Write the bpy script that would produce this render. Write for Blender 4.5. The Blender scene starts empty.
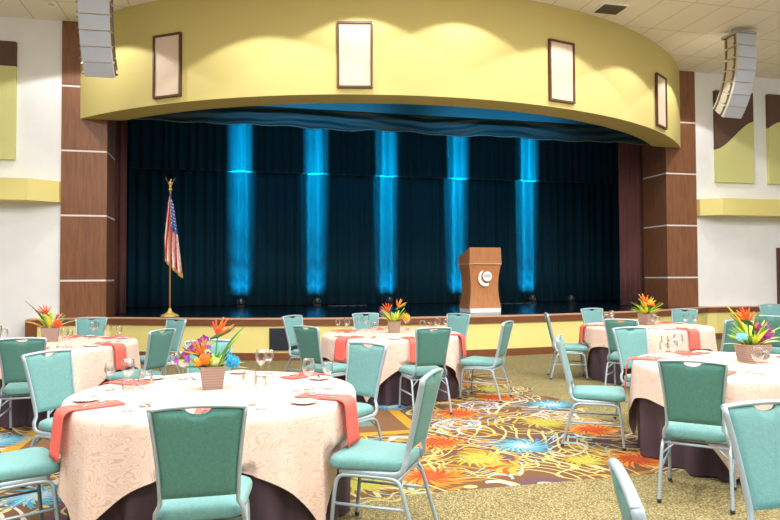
import bpy, math, random
from math import sin, cos, pi, radians, sqrt, atan2, floor
from mathutils import Vector, Matrix
random.seed(7)
scene = bpy.context.scene
COL = scene.collection

# ------------------------------------------------------------------ helpers
def S(r, g, b):
    f = lambda c: (c/255/12.92) if c/255 <= 0.04045 else ((c/255+0.055)/1.055)**2.4
    return (f(r), f(g), f(b), 1.0)

MATS = {}
def mat(name, col, rough=0.6, metal=0.0, spec=0.5, noise=None, bump=None, sheen=0.0, coat=0.0):
    """noise=(scale, amount, (sx,sy,sz)); bump=(scale, strength)"""
    if name in MATS: return MATS[name]
    m = bpy.data.materials.new(name); m.use_nodes = True
    nt = m.node_tree; b = nt.nodes['Principled BSDF']
    b.inputs['Base Color'].default_value = col
    b.inputs['Roughness'].default_value = rough
    b.inputs['Metallic'].default_value = metal
    b.inputs['Specular IOR Level'].default_value = spec
    if sheen: b.inputs['Sheen Weight'].default_value = sheen
    if coat: b.inputs['Coat Weight'].default_value = coat
    if noise or bump:
        tc = nt.nodes.new('ShaderNodeTexCoord')
    if noise:
        sc, amt, st = noise
        mp = nt.nodes.new('ShaderNodeMapping'); mp.inputs['Scale'].default_value = st
        nt.links.new(tc.outputs['Object'], mp.inputs[0])
        n = nt.nodes.new('ShaderNodeTexNoise'); n.inputs['Scale'].default_value = sc; n.inputs['Detail'].default_value = 4
        nt.links.new(mp.outputs[0], n.inputs['Vector'])
        r = nt.nodes.new('ShaderNodeValToRGB')
        r.color_ramp.elements[0].position = 0.3; r.color_ramp.elements[1].position = 0.7
        lo = 1-amt; hi = 1+amt
        r.color_ramp.elements[0].color = (col[0]*lo, col[1]*lo, col[2]*lo, 1)
        r.color_ramp.elements[1].color = (min(1, col[0]*hi), min(1, col[1]*hi), min(1, col[2]*hi), 1)
        nt.links.new(n.outputs[0], r.inputs[0]); nt.links.new(r.outputs[0], b.inputs['Base Color'])
    if bump:
        n2 = nt.nodes.new('ShaderNodeTexNoise'); n2.inputs['Scale'].default_value = bump[0]; n2.inputs['Detail'].default_value = 3
        nt.links.new(tc.outputs['Object'], n2.inputs['Vector'])
        bp = nt.nodes.new('ShaderNodeBump'); bp.inputs['Strength'].default_value = bump[1]; bp.inputs['Distance'].default_value = 0.01
        nt.links.new(n2.outputs[0], bp.inputs['Height']); nt.links.new(bp.outputs[0], b.inputs['Normal'])
    MATS[name] = m
    return m

class MB:
    def __init__(s): s.v = []; s.f = []; s.mi = []; s.sm = []
    def add(s, vs, fs, mi=0, smooth=False):
        o = len(s.v); s.v += [tuple(v) for v in vs]
        for f in fs: s.f.append(tuple(i+o for i in f)); s.mi.append(mi); s.sm.append(smooth)
        return s
    def box(s, x0, y0, z0, x1, y1, z1, mi=0, M=None):
        vs = [Vector((x, y, z)) for z in (z0, z1) for y in (y0, y1) for x in (x0, x1)]
        if M is not None: vs = [M @ v for v in vs]
        return s.add(vs, [(0,2,3,1), (4,5,7,6), (0,1,5,4), (2,6,7,3), (0,4,6,2), (1,3,7,5)], mi)
    def prism(s, poly, z0, z1, mi=0):          # poly CCW list of (x,y)
        n = len(poly); vs = [(x, y, z0) for x, y in poly]+[(x, y, z1) for x, y in poly]
        return s.add(vs, [tuple(range(n))[::-1], tuple(range(n, 2*n))]+[(i, (i+1) % n, n+(i+1) % n, n+i) for i in range(n)], mi)
    def lathe(s, prof, n=20, mi=0, smooth=True, cap=True, c=(0, 0, 0)):
        vs = []; fs = []
        for r, z in prof:
            for i in range(n):
                a = 2*pi*i/n; vs.append((c[0]+r*cos(a), c[1]+r*sin(a), c[2]+z))
        for k in range(len(prof)-1):
            for i in range(n):
                j = (i+1) % n; fs.append((k*n+i, k*n+j, (k+1)*n+j, (k+1)*n+i))
        if cap:
            fs.append(tuple(range(n))[::-1]); fs.append(tuple((len(prof)-1)*n+i for i in range(n)))
        return s.add(vs, fs, mi, smooth)
    def tube(s, pts, a, b=None, ref=(1, 0, 0), n=10, mi=0, cap=True, closed=False):
        """sweep an ellipse: semi-axis a along ref, b across; a may be a list"""
        P = [Vector(p) for p in pts]; N = len(P); vs = []; fs = []; ref = Vector(ref)
        for k, p in enumerate(P):
            if closed: t = P[(k+1) % N]-P[k-1]
            else: t = P[min(k+1, N-1)]-P[max(k-1, 0)]
            t.normalize()
            u = ref-t*ref.dot(t)
            if u.length < 1e-4: u = Vector((0, 0, 1))-t*t.z
            if u.length < 1e-4: u = Vector((0, 1, 0))
            u.normalize(); w = t.cross(u)
            aa = a[k] if isinstance(a, (list, tuple)) else a
            bb = aa if b is None else (b[k] if isinstance(b, (list, tuple)) else b)
            for i in range(n):
                q = 2*pi*i/n; vs.append(p+u*(aa*cos(q))+w*(bb*sin(q)))
        for k in range(N if closed else N-1):
            k2 = (k+1) % N
            for i in range(n):
                j = (i+1) % n; fs.append((k*n+i, k*n+j, k2*n+j, k2*n+i))
        if cap and not closed:
            fs.append(tuple(range(n))[::-1]); fs.append(tuple((N-1)*n+i for i in range(n)))
        return s.add(vs, fs, mi, True)
    def grid(s, fn, nu, nv, mi=0, smooth=True, closed_u=False):
        """fn(i,j)->xyz ; mi may be a function (i,j)"""
        vs = [fn(i, j) for j in range(nv+1) for i in range(nu+(0 if closed_u else 1))]
        w = nu if closed_u else nu+1; o = len(s.v); s.v += [tuple(v) for v in vs]
        for j in range(nv):
            for i in range(nu):
                i2 = (i+1) % w if closed_u else i+1
                s.f.append((o+j*w+i, o+j*w+i2, o+(j+1)*w+i2, o+(j+1)*w+i))
                s.mi.append(mi(i, j) if callable(mi) else mi); s.sm.append(smooth)
        return s
    def sphere(s, c, r, nu=12, nv=8, mi=0, sc=(1, 1, 1)):
        return s.grid(lambda i, j: (c[0]+sc[0]*r*sin(pi*j/nv)*cos(2*pi*i/nu), c[1]+sc[1]*r*sin(pi*j/nv)*sin(2*pi*i/nu), c[2]+sc[2]*r*cos(pi*j/nv)), nu, nv, mi, True, True)
    def build(s, name, mats, parent=None, bevel=None, solid=None):
        me = bpy.data.meshes.new(name); me.from_pydata(s.v, [], s.f)
        if not isinstance(mats, (list, tuple)): mats = [mats]
        for m in mats: me.materials.append(m)
        me.polygons.foreach_set('material_index', s.mi); me.polygons.foreach_set('use_smooth', s.sm)
        me.update()
        o = bpy.data.objects.new(name, me); COL.objects.link(o)
        if parent: o.parent = parent
        if solid: md = o.modifiers.new('t', 'SOLIDIFY'); md.thickness = solid; md.offset = 0
        if bevel: md = o.modifiers.new('b', 'BEVEL'); md.width = bevel; md.segments = 2; md.limit_method = 'ANGLE'
        return o

def tag(o, label, cat, group=None, kind=None):
    if label: o['label'] = label
    if cat: o['category'] = cat
    if group: o['group'] = group
    if kind: o['kind'] = kind
    return o
def struct(o, label=None, cat=None):
    o['kind'] = 'structure'
    if label: o['label'] = label
    if cat: o['category'] = cat
    return o
def empty(name, loc, rz=0.0):
    o = bpy.data.objects.new(name, None); COL.objects.link(o); o.empty_display_size = 0.1
    o.location = loc; o.rotation_euler = (0, 0, rz); return o
def copy_tree(o, parent=None):
    c = o.copy(); COL.objects.link(c)
    if parent: c.parent = parent
    for ch in list(o.children): copy_tree(ch, c)
    return c
def smooth_path(pts, it=2):
    P = [Vector(p) for p in pts]
    for _ in range(it):
        Q = [P[0]]
        for a, b in zip(P[:-1], P[1:]): Q += [a*0.75+b*0.25, a*0.25+b*0.75]
        Q.append(P[-1]); P = Q
    return P

# ------------------------------------------------------------------ camera (at x=0, y=0)
FOC = 645.0; TH = radians(13.5); PIT = math.atan(17/645); ROLL = 0.0045; CAMH = 1.49
fw = Vector((sin(TH)*cos(PIT), cos(TH)*cos(PIT), sin(PIT)))
r0 = fw.cross(Vector((0, 0, 1))).normalized(); u0 = r0.cross(fw)
rt = r0*cos(ROLL)-u0*sin(ROLL); up = u0*cos(ROLL)+r0*sin(ROLL)
cam = bpy.data.cameras.new('camera'); co = bpy.data.objects.new('camera', cam); COL.objects.link(co)
cam.sensor_width = 36; cam.lens = FOC/780*36; cam.clip_end = 200
Mx = Matrix((rt, up, -fw)).transposed().to_4x4(); Mx.translation = Vector((0, 0, CAMH)); co.matrix_world = Mx
scene.camera = co

# ------------------------------------------------------------------ materials
m_teal = mat('teal_upholstery', S(103, 153, 152), 0.85, noise=(60, 0.08, (1, 1, 1)), bump=(220, 0.2), sheen=0.15)
m_teal_back = mat('teal_back_shaded', S(80, 135, 127), 0.85, noise=(90, 0.12, (1, 1, 1)), bump=(220, 0.2), sheen=0.1)  # rear of the backrest: the teal with shade put into its colour
m_frame = mat('silver_painted_metal', S(164, 181, 192), 0.38, metal=0.3)
m_black = mat('black_rubber', S(35, 35, 38), 0.6)
m_plum = mat('plum_cloth', S(74, 57, 68), 0.8, noise=(8, 0.1, (1, 1, 1)))
m_coral = mat('coral_linen', S(238, 100, 88), 0.8, bump=(150, 0.15))
m_white = mat('white_paint', S(244, 246, 249), 0.8, noise=(3, 0.02, (1, 1, 1)))
m_yellow = mat('yellow_paint', S(202, 188, 120), 0.7, spec=0.3)
m_cream_yellow = mat('pale_yellow_paint', S(233, 220, 142), 0.7, spec=0.3)
m_china = mat('white_china', S(245, 243, 240), 0.2)
m_steel = mat('steel', S(190, 190, 195), 0.22, metal=0.9)
m_brown = mat('dark_brown_trim', S(120, 72, 42), 0.5, noise=(6, 0.15, (1, 1, 12)))
m_nosing = mat('nosing', S(205, 160, 130), 0.5)
m_white_joint = mat('white_reveal', S(244, 238, 234), 0.6)
m_stagefloor = mat('black_gloss_stage', S(18, 30, 42), 0.16, spec=0.6)
m_blackwall = mat('black_masking', S(8, 9, 12), 0.9)
m_maroon = mat('maroon_velour', S(92, 52, 50), 0.85, sheen=0.1)
m_velour = mat('teal_black_velour', S(8, 54, 70), 0.75, spec=0.15, sheen=0.06)
m_teaser = mat('teal_black_drape', S(26, 66, 84), 0.5, spec=0.5)
m_header = mat('teal_header', S(20, 92, 120), 0.5)
m_gold = mat('gold', S(236, 200, 112), 0.32, metal=0.4)
m_green_acoustic = mat('olive_green_fabric', S(212, 212, 144), 0.9, bump=(200, 0.1))
m_brown_acoustic = mat('brown_fabric', S(98, 74, 62), 0.9, bump=(200, 0.1))
m_ivory = mat('ivory_panel', S(212, 192, 170), 0.6)
m_framewood = mat('dark_wood_frame', S(84, 48, 26), 0.5)
m_speaker = mat('speaker_white', S(180, 184, 194), 0.5)
m_spkgrille = mat('speaker_grille', S(182, 187, 200), 0.6, noise=(200, 0.08, (1, 1, 1)))
m_spkside = mat('speaker_side', S(214, 206, 188), 0.5)
m_navy = mat('dark_navy_grille', S(38, 44, 58), 0.6)

def wood_mat(name, a, b, scale=(9, 9, 0.8)):
    m = bpy.data.materials.new(name); m.use_nodes = True; nt = m.node_tree; bs = nt.nodes['Principled BSDF']
    tc = nt.nodes.new('ShaderNodeTexCoord'); mp = nt.nodes.new('ShaderNodeMapping'); mp.inputs['Scale'].default_value = scale
    n = nt.nodes.new('ShaderNodeTexNoise'); n.inputs['Scale'].default_value = 3; n.inputs['Detail'].default_value = 6; n.inputs['Distortion'].default_value = 0.6
    r = nt.nodes.new('ShaderNodeValToRGB'); r.color_ramp.elements[0].position = .3; r.color_ramp.elements[1].position = .72
    r.color_ramp.elements[0].color = a; r.color_ramp.elements[1].color = b
    nt.links.new(tc.outputs['Object'], mp.inputs[0]); nt.links.new(mp.outputs[0], n.inputs['Vector']); nt.links.new(n.outputs[0], r.inputs[0])
    nt.links.new(r.outputs[0], bs.inputs['Base Color']); bs.inputs['Roughness'].default_value = 0.42
    return m
m_wood = wood_mat('cherry_veneer', S(118, 76, 50), S(144, 94, 62))
m_podium = wood_mat('podium_maple', S(178, 116, 68), S(198, 134, 82), (14, 14, 1.2))

def carpet_mat():
    m = bpy.data.materials.new('sage_loop_carpet'); m.use_nodes = True; nt = m.node_tree; bs = nt.nodes['Principled BSDF']
    tc = nt.nodes.new('ShaderNodeTexCoord')
    v = nt.nodes.new('ShaderNodeTexVoronoi'); v.inputs['Scale'].default_value = 95
    mp = nt.nodes.new('ShaderNodeMapping'); mp.inputs['Scale'].default_value = (1, 0.6, 1)
    nt.links.new(tc.outputs['Object'], mp.inputs[0]); nt.links.new(mp.outputs[0], v.inputs['Vector'])
    r = nt.nodes.new('ShaderNodeValToRGB')
    r.color_ramp.elements[0].position = .1; r.color_ramp.elements[1].position = .62
    r.color_ramp.elements[0].color = S(176, 164, 120); r.color_ramp.elements[1].color = S(108, 98, 66)
    nt.links.new(v.outputs['Distance'], r.inputs[0]); nt.links.new(r.outputs[0], bs.inputs['Base Color'])
    bs.inputs['Roughness'].default_value = 0.95; bs.inputs['Specular IOR Level'].default_value = 0.1
    bp = nt.nodes.new('ShaderNodeBump'); bp.inputs['Strength'].default_value = .5; bp.inputs['Distance'].default_value = 0.006; bp.invert = True
    nt.links.new(v.outputs['Distance'], bp.inputs['Height']); nt.links.new(bp.outputs[0], bs.inputs['Normal'])
    return m
m_carpet = carpet_mat()

def swirl_mat():
    """woven figured carpet: brown ground, cream / gold / mauve running contour lines"""
    m = bpy.data.materials.new('figured_carpet'); m.use_nodes = True; nt = m.node_tree; bs = nt.nodes['Principled BSDF']
    L = nt.links.new
    def node(t, **k):
        n = nt.nodes.new(t)
        for a, b in k.items(): setattr(n, a, b)
        return n
    tc = node('ShaderNodeTexCoord')
    def contour(scale, freq, width, seed):
        mp = node('ShaderNodeMapping'); mp.inputs['Location'].default_value = (seed, seed*1.7, seed*.3); L(tc.outputs['Object'], mp.inputs[0])
        n = node('ShaderNodeTexNoise'); n.inputs['Scale'].default_value = scale; n.inputs['Detail'].default_value = 0.6; n.inputs['Distortion'].default_value = .15
        L(mp.outputs[0], n.inputs['Vector'])
        mu = node('ShaderNodeMath', operation='MULTIPLY'); mu.inputs[1].default_value = freq; L(n.outputs[0], mu.inputs[0])
        fr = node('ShaderNodeMath', operation='PINGPONG'); fr.inputs[1].default_value = .5; L(mu.outputs[0], fr.inputs[0])
        lt = node('ShaderNodeMath', operation='LESS_THAN'); lt.inputs[1].default_value = width; L(fr.outputs[0], lt.inputs[0])
        return lt.outputs[0]
    def blob(scale, thr, seed):
        mp = node('ShaderNodeMapping'); mp.inputs['Location'].default_value = (seed, -seed, 0); L(tc.outputs['Object'], mp.inputs[0])
        n = node('ShaderNodeTexNoise'); n.inputs['Scale'].default_value = scale; n.inputs['Detail'].default_value = 0; L(mp.outputs[0], n.inputs['Vector'])
        g = node('ShaderNodeMath', operation='GREATER_THAN'); g.inputs[1].default_value = thr; L(n.outputs[0], g.inputs[0])
        return g.outputs[0]
    def mul(a, b):
        x = node('ShaderNodeMath', operation='MULTIPLY'); L(a, x.inputs[0]); L(b, x.inputs[1]); return x.outputs[0]
    def mix(base, col, fac):
        x = node('ShaderNodeMix', data_type='RGBA'); L(fac, x.inputs[0])
        if isinstance(base, tuple): x.inputs[6].default_value = base
        else: L(base, x.inputs[6])
        if isinstance(col, tuple): x.inputs[7].default_value = col
        else: L(col, x.inputs[7])
        return x.outputs[2]
    c = S(103, 75, 55)
    c = mix(c, S(94, 72, 77), blob(1.6, .56, 3.1))
    c = mix(c, S(144, 108, 48), mul(contour(.75, 26, .2, 5.0), blob(1.1, .52, 9)))
    c = mix(c, S(177, 166, 110), mul(contour(.7, 24, .10, 0.0), blob(1.3, .47, 77)))
    c = mix(c, S(177, 166, 110), contour(1.4, 7, .045, 3.0))
    c = mix(c, S(184, 178, 163), mul(contour(.8, 30, .11, 12.0), blob(1.5, .57, 21)))
    c = mix(c, S(184, 137, 51), mul(contour(1.7, 10, .08, 31.0), blob(1.2, .56, 40)))
    c = mix(c, S(120, 168, 176), mul(contour(2.0, 11, .07, 51.0), blob(1.4, .6, 60)))
    L(c, bs.inputs['Base Color']); bs.inputs['Roughness'].default_value = .95; bs.inputs['Specular IOR Level'].default_value = .1
    return m
m_swirl = swirl_mat()

def damask_mat():
    m = bpy.data.materials.new('peach_damask'); m.use_nodes = True; nt = m.node_tree; bs = nt.nodes['Principled BSDF']
    tc = nt.nodes.new('ShaderNodeTexCoord')
    n = nt.nodes.new('ShaderNodeTexNoise'); n.inputs['Scale'].default_value = 6; n.inputs['Detail'].default_value = 1; n.inputs['Distortion'].default_value = 1.2
    mp = nt.nodes.new('ShaderNodeMapping'); mp.inputs['Scale'].default_value = (1, 1, 1.8)
    nt.links.new(tc.outputs['Object'], mp.inputs[0]); nt.links.new(mp.outputs[0], n.inputs['Vector'])
    mu = nt.nodes.new('ShaderNodeMath'); mu.operation = 'MULTIPLY'; mu.inputs[1].default_value = 13; nt.links.new(n.outputs[0], mu.inputs[0])
    pp = nt.nodes.new('ShaderNodeMath'); pp.operation = 'PINGPONG'; pp.inputs[1].default_value = .5; nt.links.new(mu.outputs[0], pp.inputs[0])
    r = nt.nodes.new('ShaderNodeValToRGB'); r.color_ramp.elements[0].position = .08; r.color_ramp.elements[1].position = .2
    r.color_ramp.elements[0].color = S(212, 180, 164); r.color_ramp.elements[1].color = S(232, 203, 190)
    nt.links.new(pp.outputs[0], r.inputs[0]); nt.links.new(r.outputs[0], bs.inputs['Base Color'])
    bs.inputs['Roughness'].default_value = .42; bs.inputs['Specular IOR Level'].default_value = .45; bs.inputs['Sheen Weight'].default_value = .2
    return m
m_damask = damask_mat()

def ceiling_mat():
    m = bpy.data.materials.new('ceiling_tile'); m.use_nodes = True; nt = m.node_tree; bs = nt.nodes['Principled BSDF']
    tc = nt.nodes.new('ShaderNodeTexCoord')
    b = nt.nodes.new('ShaderNodeTexBrick'); b.offset = 0; b.squash = 1
    b.inputs['Scale'].default_value = 1; b.inputs['Brick Width'].default_value = .61; b.inputs['Row Height'].default_value = 1.22
    b.inputs['Mortar Size'].default_value = .012; b.inputs['Color1'].default_value = S(246, 241, 234); b.inputs['Color2'].default_value = S(243, 238, 231); b.inputs['Mortar'].default_value = S(214, 206, 198)
    nt.links.new(tc.outputs['Object'], b.inputs['Vector']); nt.links.new(b.outputs['Color'], bs.inputs['Base Color'])
    bs.inputs['Roughness'].default_value = .95; bs.inputs['Specular IOR Level'].default_value = .1
    return m
m_ceiling = ceiling_mat()

def glass_mat():
    m = bpy.data.materials.new('clear_glass'); m.use_nodes = True; nt = m.node_tree
    nt.nodes.remove(nt.nodes['Principled BSDF']); out = nt.nodes['Material Output']
    t = nt.nodes.new('ShaderNodeBsdfTransparent'); t.inputs[0].default_value = (.985, .99, .99, 1)
    g = nt.nodes.new('ShaderNodeBsdfGlossy'); g.inputs['Roughness'].default_value = .03
    lw = nt.nodes.new('ShaderNodeLayerWeight'); lw.inputs[0].default_value = .3
    mx = nt.nodes.new('ShaderNodeMixShader')
    nt.links.new(lw.outputs['Facing'], mx.inputs[0]); nt.links.new(t.outputs[0], mx.inputs[1]); nt.links.new(g.outputs[0], mx.inputs[2])
    nt.links.new(mx.outputs[0], out.inputs[0])
    return m
m_glass = glass_mat()

def weave_mat():
    m = bpy.data.materials.new('woven_planter'); m.use_nodes = True; nt = m.node_tree; bs = nt.nodes['Principled BSDF']
    tc = nt.nodes.new('ShaderNodeTexCoord'); w = nt.nodes.new('ShaderNodeTexWave'); w.bands_direction = 'Z'; w.inputs['Scale'].default_value = 18; w.inputs['Distortion'].default_value = 1.5
    nt.links.new(tc.outputs['Object'], w.inputs['Vector'])
    r = nt.nodes.new('ShaderNodeValToRGB'); r.color_ramp.elements[0].color = S(136, 114, 102); r.color_ramp.elements[1].color = S(156, 134, 120)
    nt.links.new(w.outputs[0], r.inputs[0]); nt.links.new(r.outputs[0], bs.inputs['Base Color']); bs.inputs['Roughness'].default_value = .7
    return m
m_weave = weave_mat()
PLANT = {k: mat('plant_'+k, S(*c), 0.55) for k, c in dict(lime=(176, 212, 50), green=(72, 140, 54), dark=(44, 92, 44), yellow=(236, 214, 60), orange=(244, 120, 36), red=(226, 80, 40),
          purple=(128, 56, 150), magenta=(176, 50, 156), blue=(40, 156, 196), pale=(206, 220, 150), paleblue=(130, 200, 214), amber=(246, 166, 50)).items()}

# ------------------------------------------------------------------ room shell
STAGE_Z = 0.757; CEIL = 6.34; WALL_Y = 13.11
VCX, VCY, VR = 3.68, 19.0, 8.79            # curved fascia above the stage
ACX, ACR = 4.25, 13.2; ACY = 11.3+ACR      # curved stage front

struct(MB().box(-13, -7, -0.1, 21, 18.6, 0).build('floor', m_carpet))
struct(MB().box(-13, -7, CEIL, 21, 18.6, CEIL+.1).build('ceiling', m_ceiling))
struct(MB().box(-13, WALL_Y+.04, 0, -2.45, WALL_Y+.3, CEIL).build('wall_left', m_white))
struct(MB().box(9.88, WALL_Y+.04, 0, 21, WALL_Y+.3, CEIL).build('wall_right', m_white))
struct(MB().box(-5.2, 18.2, 0, 13, 18.4, CEIL).build('wall_back', m_blackwall))
struct(MB().box(-5.2, WALL_Y+.3, 0, -5, 18.2, CEIL).build('wall_stage_left', m_blackwall))
struct(MB().box(12.8, WALL_Y+.3, 0, 13, 18.2, CEIL).build('wall_stage_right', m_blackwall))

# pillars with white reveals
def pillar(x0, x1, name_label):
    r = empty('pillar', ((x0+x1)/2, 13.5, STAGE_Z))
    struct(r, name_label, 'pillar')
    cx = (x0+x1)/2; lines = [5.11, 3.89, 2.67, 1.45]; zs = [CEIL]+lines+[STAGE_Z]
    for k in range(len(zs)-1):
        p = MB().box(x0-cx, WALL_Y-13.5, zs[k+1]+(.017 if k < 4 else 0)-STAGE_Z, x1-cx, 14.0-13.5, zs[k]-(.017 if k else 0)-STAGE_Z).build('veneer_panel', m_wood, r)
    for z in lines:
        MB().box(x0-cx+.006, WALL_Y-13.5+.006, z-.017-STAGE_Z, x1-cx-.006, .494, z+.017-STAGE_Z).build('white_reveal', m_white_joint, r)
    return r
pillar(-3.17, -2.37, 'cherry veneer pillar with white joint lines left of the stage')
pillar(9.8, 10.62, 'cherry veneer pillar with white joint lines right of the stage')

# stage platform
def arc_pts(x0, x1, n, off=0.0):
    return [(x, ACY-sqrt((ACR+off)**2-(x-ACX)**2)) for x in [x0+(x1-x0)*k/n for k in range(n+1)]]
def stage_outline(off):
    return [(-3.63-off, 12.92-off), (-2.5, 12.98-off)]+arc_pts(-2.3, 10.8, 40, off)+[(11.0, 12.98-off), (12.33+off, 12.92-off)]
st = empty('stage_platform', (4.2, 14, 0)); struct(st, 'raised curved stage with yellow front, brown lip and black floor', 'stage')
def strip(off, z0, z1, back=None):
    ol = stage_outline(off); b = 13.145
    poly = ol+[(12.33+off, b), (-3.63-off, b)] if back is None else ol+back
    return MB().prism([(x-4.2, y-14) for x, y in poly], z0, z1)
strip(0, .02, .63).build('yellow_front', m_cream_yellow, st)
strip(.02, 0, .135).build('brown_base', m_brown, st)
strip(.03, .625, .735).build('brown_lip', m_brown, st)
strip(.04, .735, .757).build('pale_nosing', m_nosing, st)
inner = arc_pts(-2.3, 10.8, 40, -.14)
MB().prism([(x-4.2, y-14) for x, y in inner+[(10.8, 13.146), (9.79, 13.146), (9.79, 18.19), (-2.36, 18.19), (-2.36, 13.146)]], .70, .7590).build('stage_floor', m_stagefloor, st)
MB().box(-5-4.2, 13.45-14, .70, -2.38-4.2, 18.19-14, .757).build('wing_floor', m_stagefloor, st)
MB().box(9.81-4.2, 13.45-14, .70, 12.8-4.2, 18.19-14, .757).build('wing_floor', m_stagefloor, st)
# end caps of the stage sides in brown
MB().box(-3.68-4.2, 12.86-14, 0, -3.50-4.2, 13.14-14, .735).build('brown_corner_post', m_brown, st)
MB().box(12.20-4.2, 12.86-14, 0, 12.38-4.2, 13.14-14, .735).build('brown_corner_post', m_brown, st)

# vent grille in the stage front
gx, gy = 0.86, ACY-sqrt(ACR**2-(0.86-ACX)**2)
g = empty('vent_grille', (gx, gy-.012, .18), -math.asin((ACX-gx)/ACR)); tag(g, 'dark navy vent grille set in the yellow stage front', 'vent')
MB().box(-.27, -.012, 0, .27, .02, .40).build('frame', m_navy, g)
gm = MB()
for k in range(9): gm.box(-.25, -.02, .03+k*.039, .25, -.01, .045+k*.039)
gm.build('louvre', m_navy, g)

# curved fascia
def fascia_pts(R, n=72):
    a = math.asin(6.53/VR)
    return [(VCX+R*sin(-a+2*a*k/n), VCY-R*cos(-a+2*a*k/n)) for k in range(n+1)]
fo = fascia_pts(VR); fi = [(x, min(y, 13.1)) for x, y in fascia_pts(VR-.55)]
mb = MB(); n = len(fo); zb, zt = 4.5, CEIL
vs = [(x, y, zb) for x, y in fo]+[(x, y, zt) for x, y in fo]+[(x, y, zb) for x, y in fi]+[(x, y, zt) for x, y in fi]
fs = []
for i in range(n-1):
    fs += [(i, i+1, n+i+1, n+i), (2*n+i, i+1+2*n, i+1, i)[::1]]
mb.add(vs, [f for f in fs if f[0] < n and f[3] >= n], 0, True)
mb.add(vs, [(i, 2*n+i, 2*n+i+1, i+1) for i in range(n-1)], 0, False)
mb.add(vs, [(2*n+i, 3*n+i, 3*n+i+1, 2*n+i+1) for i in range(n-1)], 0, True)
mb.add(vs, [(0, n, 3*n, 2*n), (n-1, 3*n-1, 4*n-1, 2*n-1)])
struct(mb.build('wall_fascia', m_yellow), 'curved yellow wall above the stage opening', 'wall')

# framed panels on the fascia
for ang, w, lab in [(-33.2, .58, 'ivory panel in dark frame, leftmost on the curved wall'), (-11.6, .58, 'ivory panel in dark frame, second from the left on the curved wall'),
                    (13.1, .58, 'ivory panel in dark frame, third from the left on the curved wall'), (34.7, .58, 'ivory panel in dark frame, rightmost on the curved wall')]:
    a = radians(ang); p = empty('framed_panel', (VCX+(VR+.022)*sin(a), VCY-(VR+.022)*cos(a), 4.60), a); tag(p, lab, 'wall panel', 'framed panels on the curved wall')
    h = 1.10; MB().box(-w/2+.02, -.005, .02, w/2-.02, .02, h-.02).build('ivory_face', m_ivory, p)
    fm = MB(); t = .034
    fm.box(-w/2, -.03, 0, w/2, .02, t).box(-w/2, -.03, h-t, w/2, .02, h).box(-w/2, -.03, t, -w/2+t, .02, h-t).box(w/2-t, -.03, t, w/2, .02, h-t)
    fm.build('frame', m_framewood, p)

# ledges on the white walls
for nm, poly in [('trim_1', [(-13, 12.72), (-3.62, 12.72), (-3.17, 13.0), (-3.17, 13.15), (-13, 13.15)]), ('trim_2', [(10.62, 13.0), (11.0, 12.72), (21, 12.72), (21, 13.15), (10.62, 13.15)])]:
    struct(MB().prism(poly, 2.9, 3.29).build(nm, m_cream_yellow), 'pale yellow ledge along the white wall', 'ledge')

# acoustic wall panels (brown top, olive bottom, curved seam)
def acoustic(x0, x1, z0, z1, seam, lab):
    r = empty('acoustic_panel', ((x0+x1)/2, WALL_Y+.0, z0)); tag(r, lab, 'wall panel', 'acoustic panels on the white walls')
    cx = (x0+x1)/2; N = 24
    xs = [x0+(x1-x0)*k/N for k in range(N+1)]
    for nm, mm, lo, hi in (('olive_fabric', m_green_acoustic, lambda x: z0, seam), ('brown_fabric', m_brown_acoustic, seam, lambda x: z1)):
        poly = [(x-cx, lo(x)-z0) for x in xs]+[(x-cx, hi(x)-z0) for x in xs[::-1]]
        # prism along y
        b = MB(); k = len(poly)
        v = [(x, -.05, z) for x, z in poly]+[(x, .0390, z) for x, z in poly]
        b.add(v, [tuple(range(k)), tuple(range(k, 2*k))[::-1]]+[(i, k+i, k+(i+1) % k, (i+1) % k) for i in range(k)])
        b.build(nm, mm, r)
acoustic(-5.1, -3.94, 3.68, 5.86, lambda x: 5.40, 'tall brown over olive fabric panel high on the left white wall')
acoustic(11.15, 12.22, 3.72, 5.92, lambda x: 4.50+.72*(lambda t: .35*t+.65*t*t*(3-2*t))(min(1, max(0, (x-11.15)/1.07))), 'brown and olive panel with a rising curved seam, nearest the right pillar')
acoustic(12.66, 13.75, 3.72, 5.92, lambda x: 5.28-.2*((x-13.2)/.55)**2, 'brown over olive panel at the right photo edge')
# door at right
d = empty('door_1', (13.6, WALL_Y, 0)); struct(d, 'maroon door in the right wall', 'door')
MB().box(-.72, -.05, 0, .72, .03, 2.16).build('frame', mat('maroon_frame', S(90, 48, 42), .5), d)
MB().box(-.62, -.065, 0.01, .62, -.045, 2.06).build('leaf', mat('maroon_leaf', S(110, 60, 52), .5), d)

# ceiling fittings
v = empty('ceiling_vent', (6.6, 10.3, CEIL)); tag(v, 'dark square air vent in the ceiling right of the curved wall', 'vent')
MB().box(-.26, -.2, -.02, .26, .2, 0).build('frame', m_white, v)
vm = MB()
for k in range(6): vm.box(-.22, -.17+k*.06, -.035, .22, -.125+k*.06, -.01)
vm.build('louvre', mat('vent_dark', S(90, 80, 74), .6), v)
d = empty('ceiling_downlight', (-3.17, 12.36, CEIL)); tag(d, 'small round recessed light in the ceiling at upper left', 'light')
MB().lathe([(.05, -.002), (.09, -.012), (.1, 0)], 24).build('trim_ring', m_white, d)
MB().lathe([(.001, -.004), (.055, -.006)], 24, cap=False).build('lens', m_ivory, d)

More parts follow.
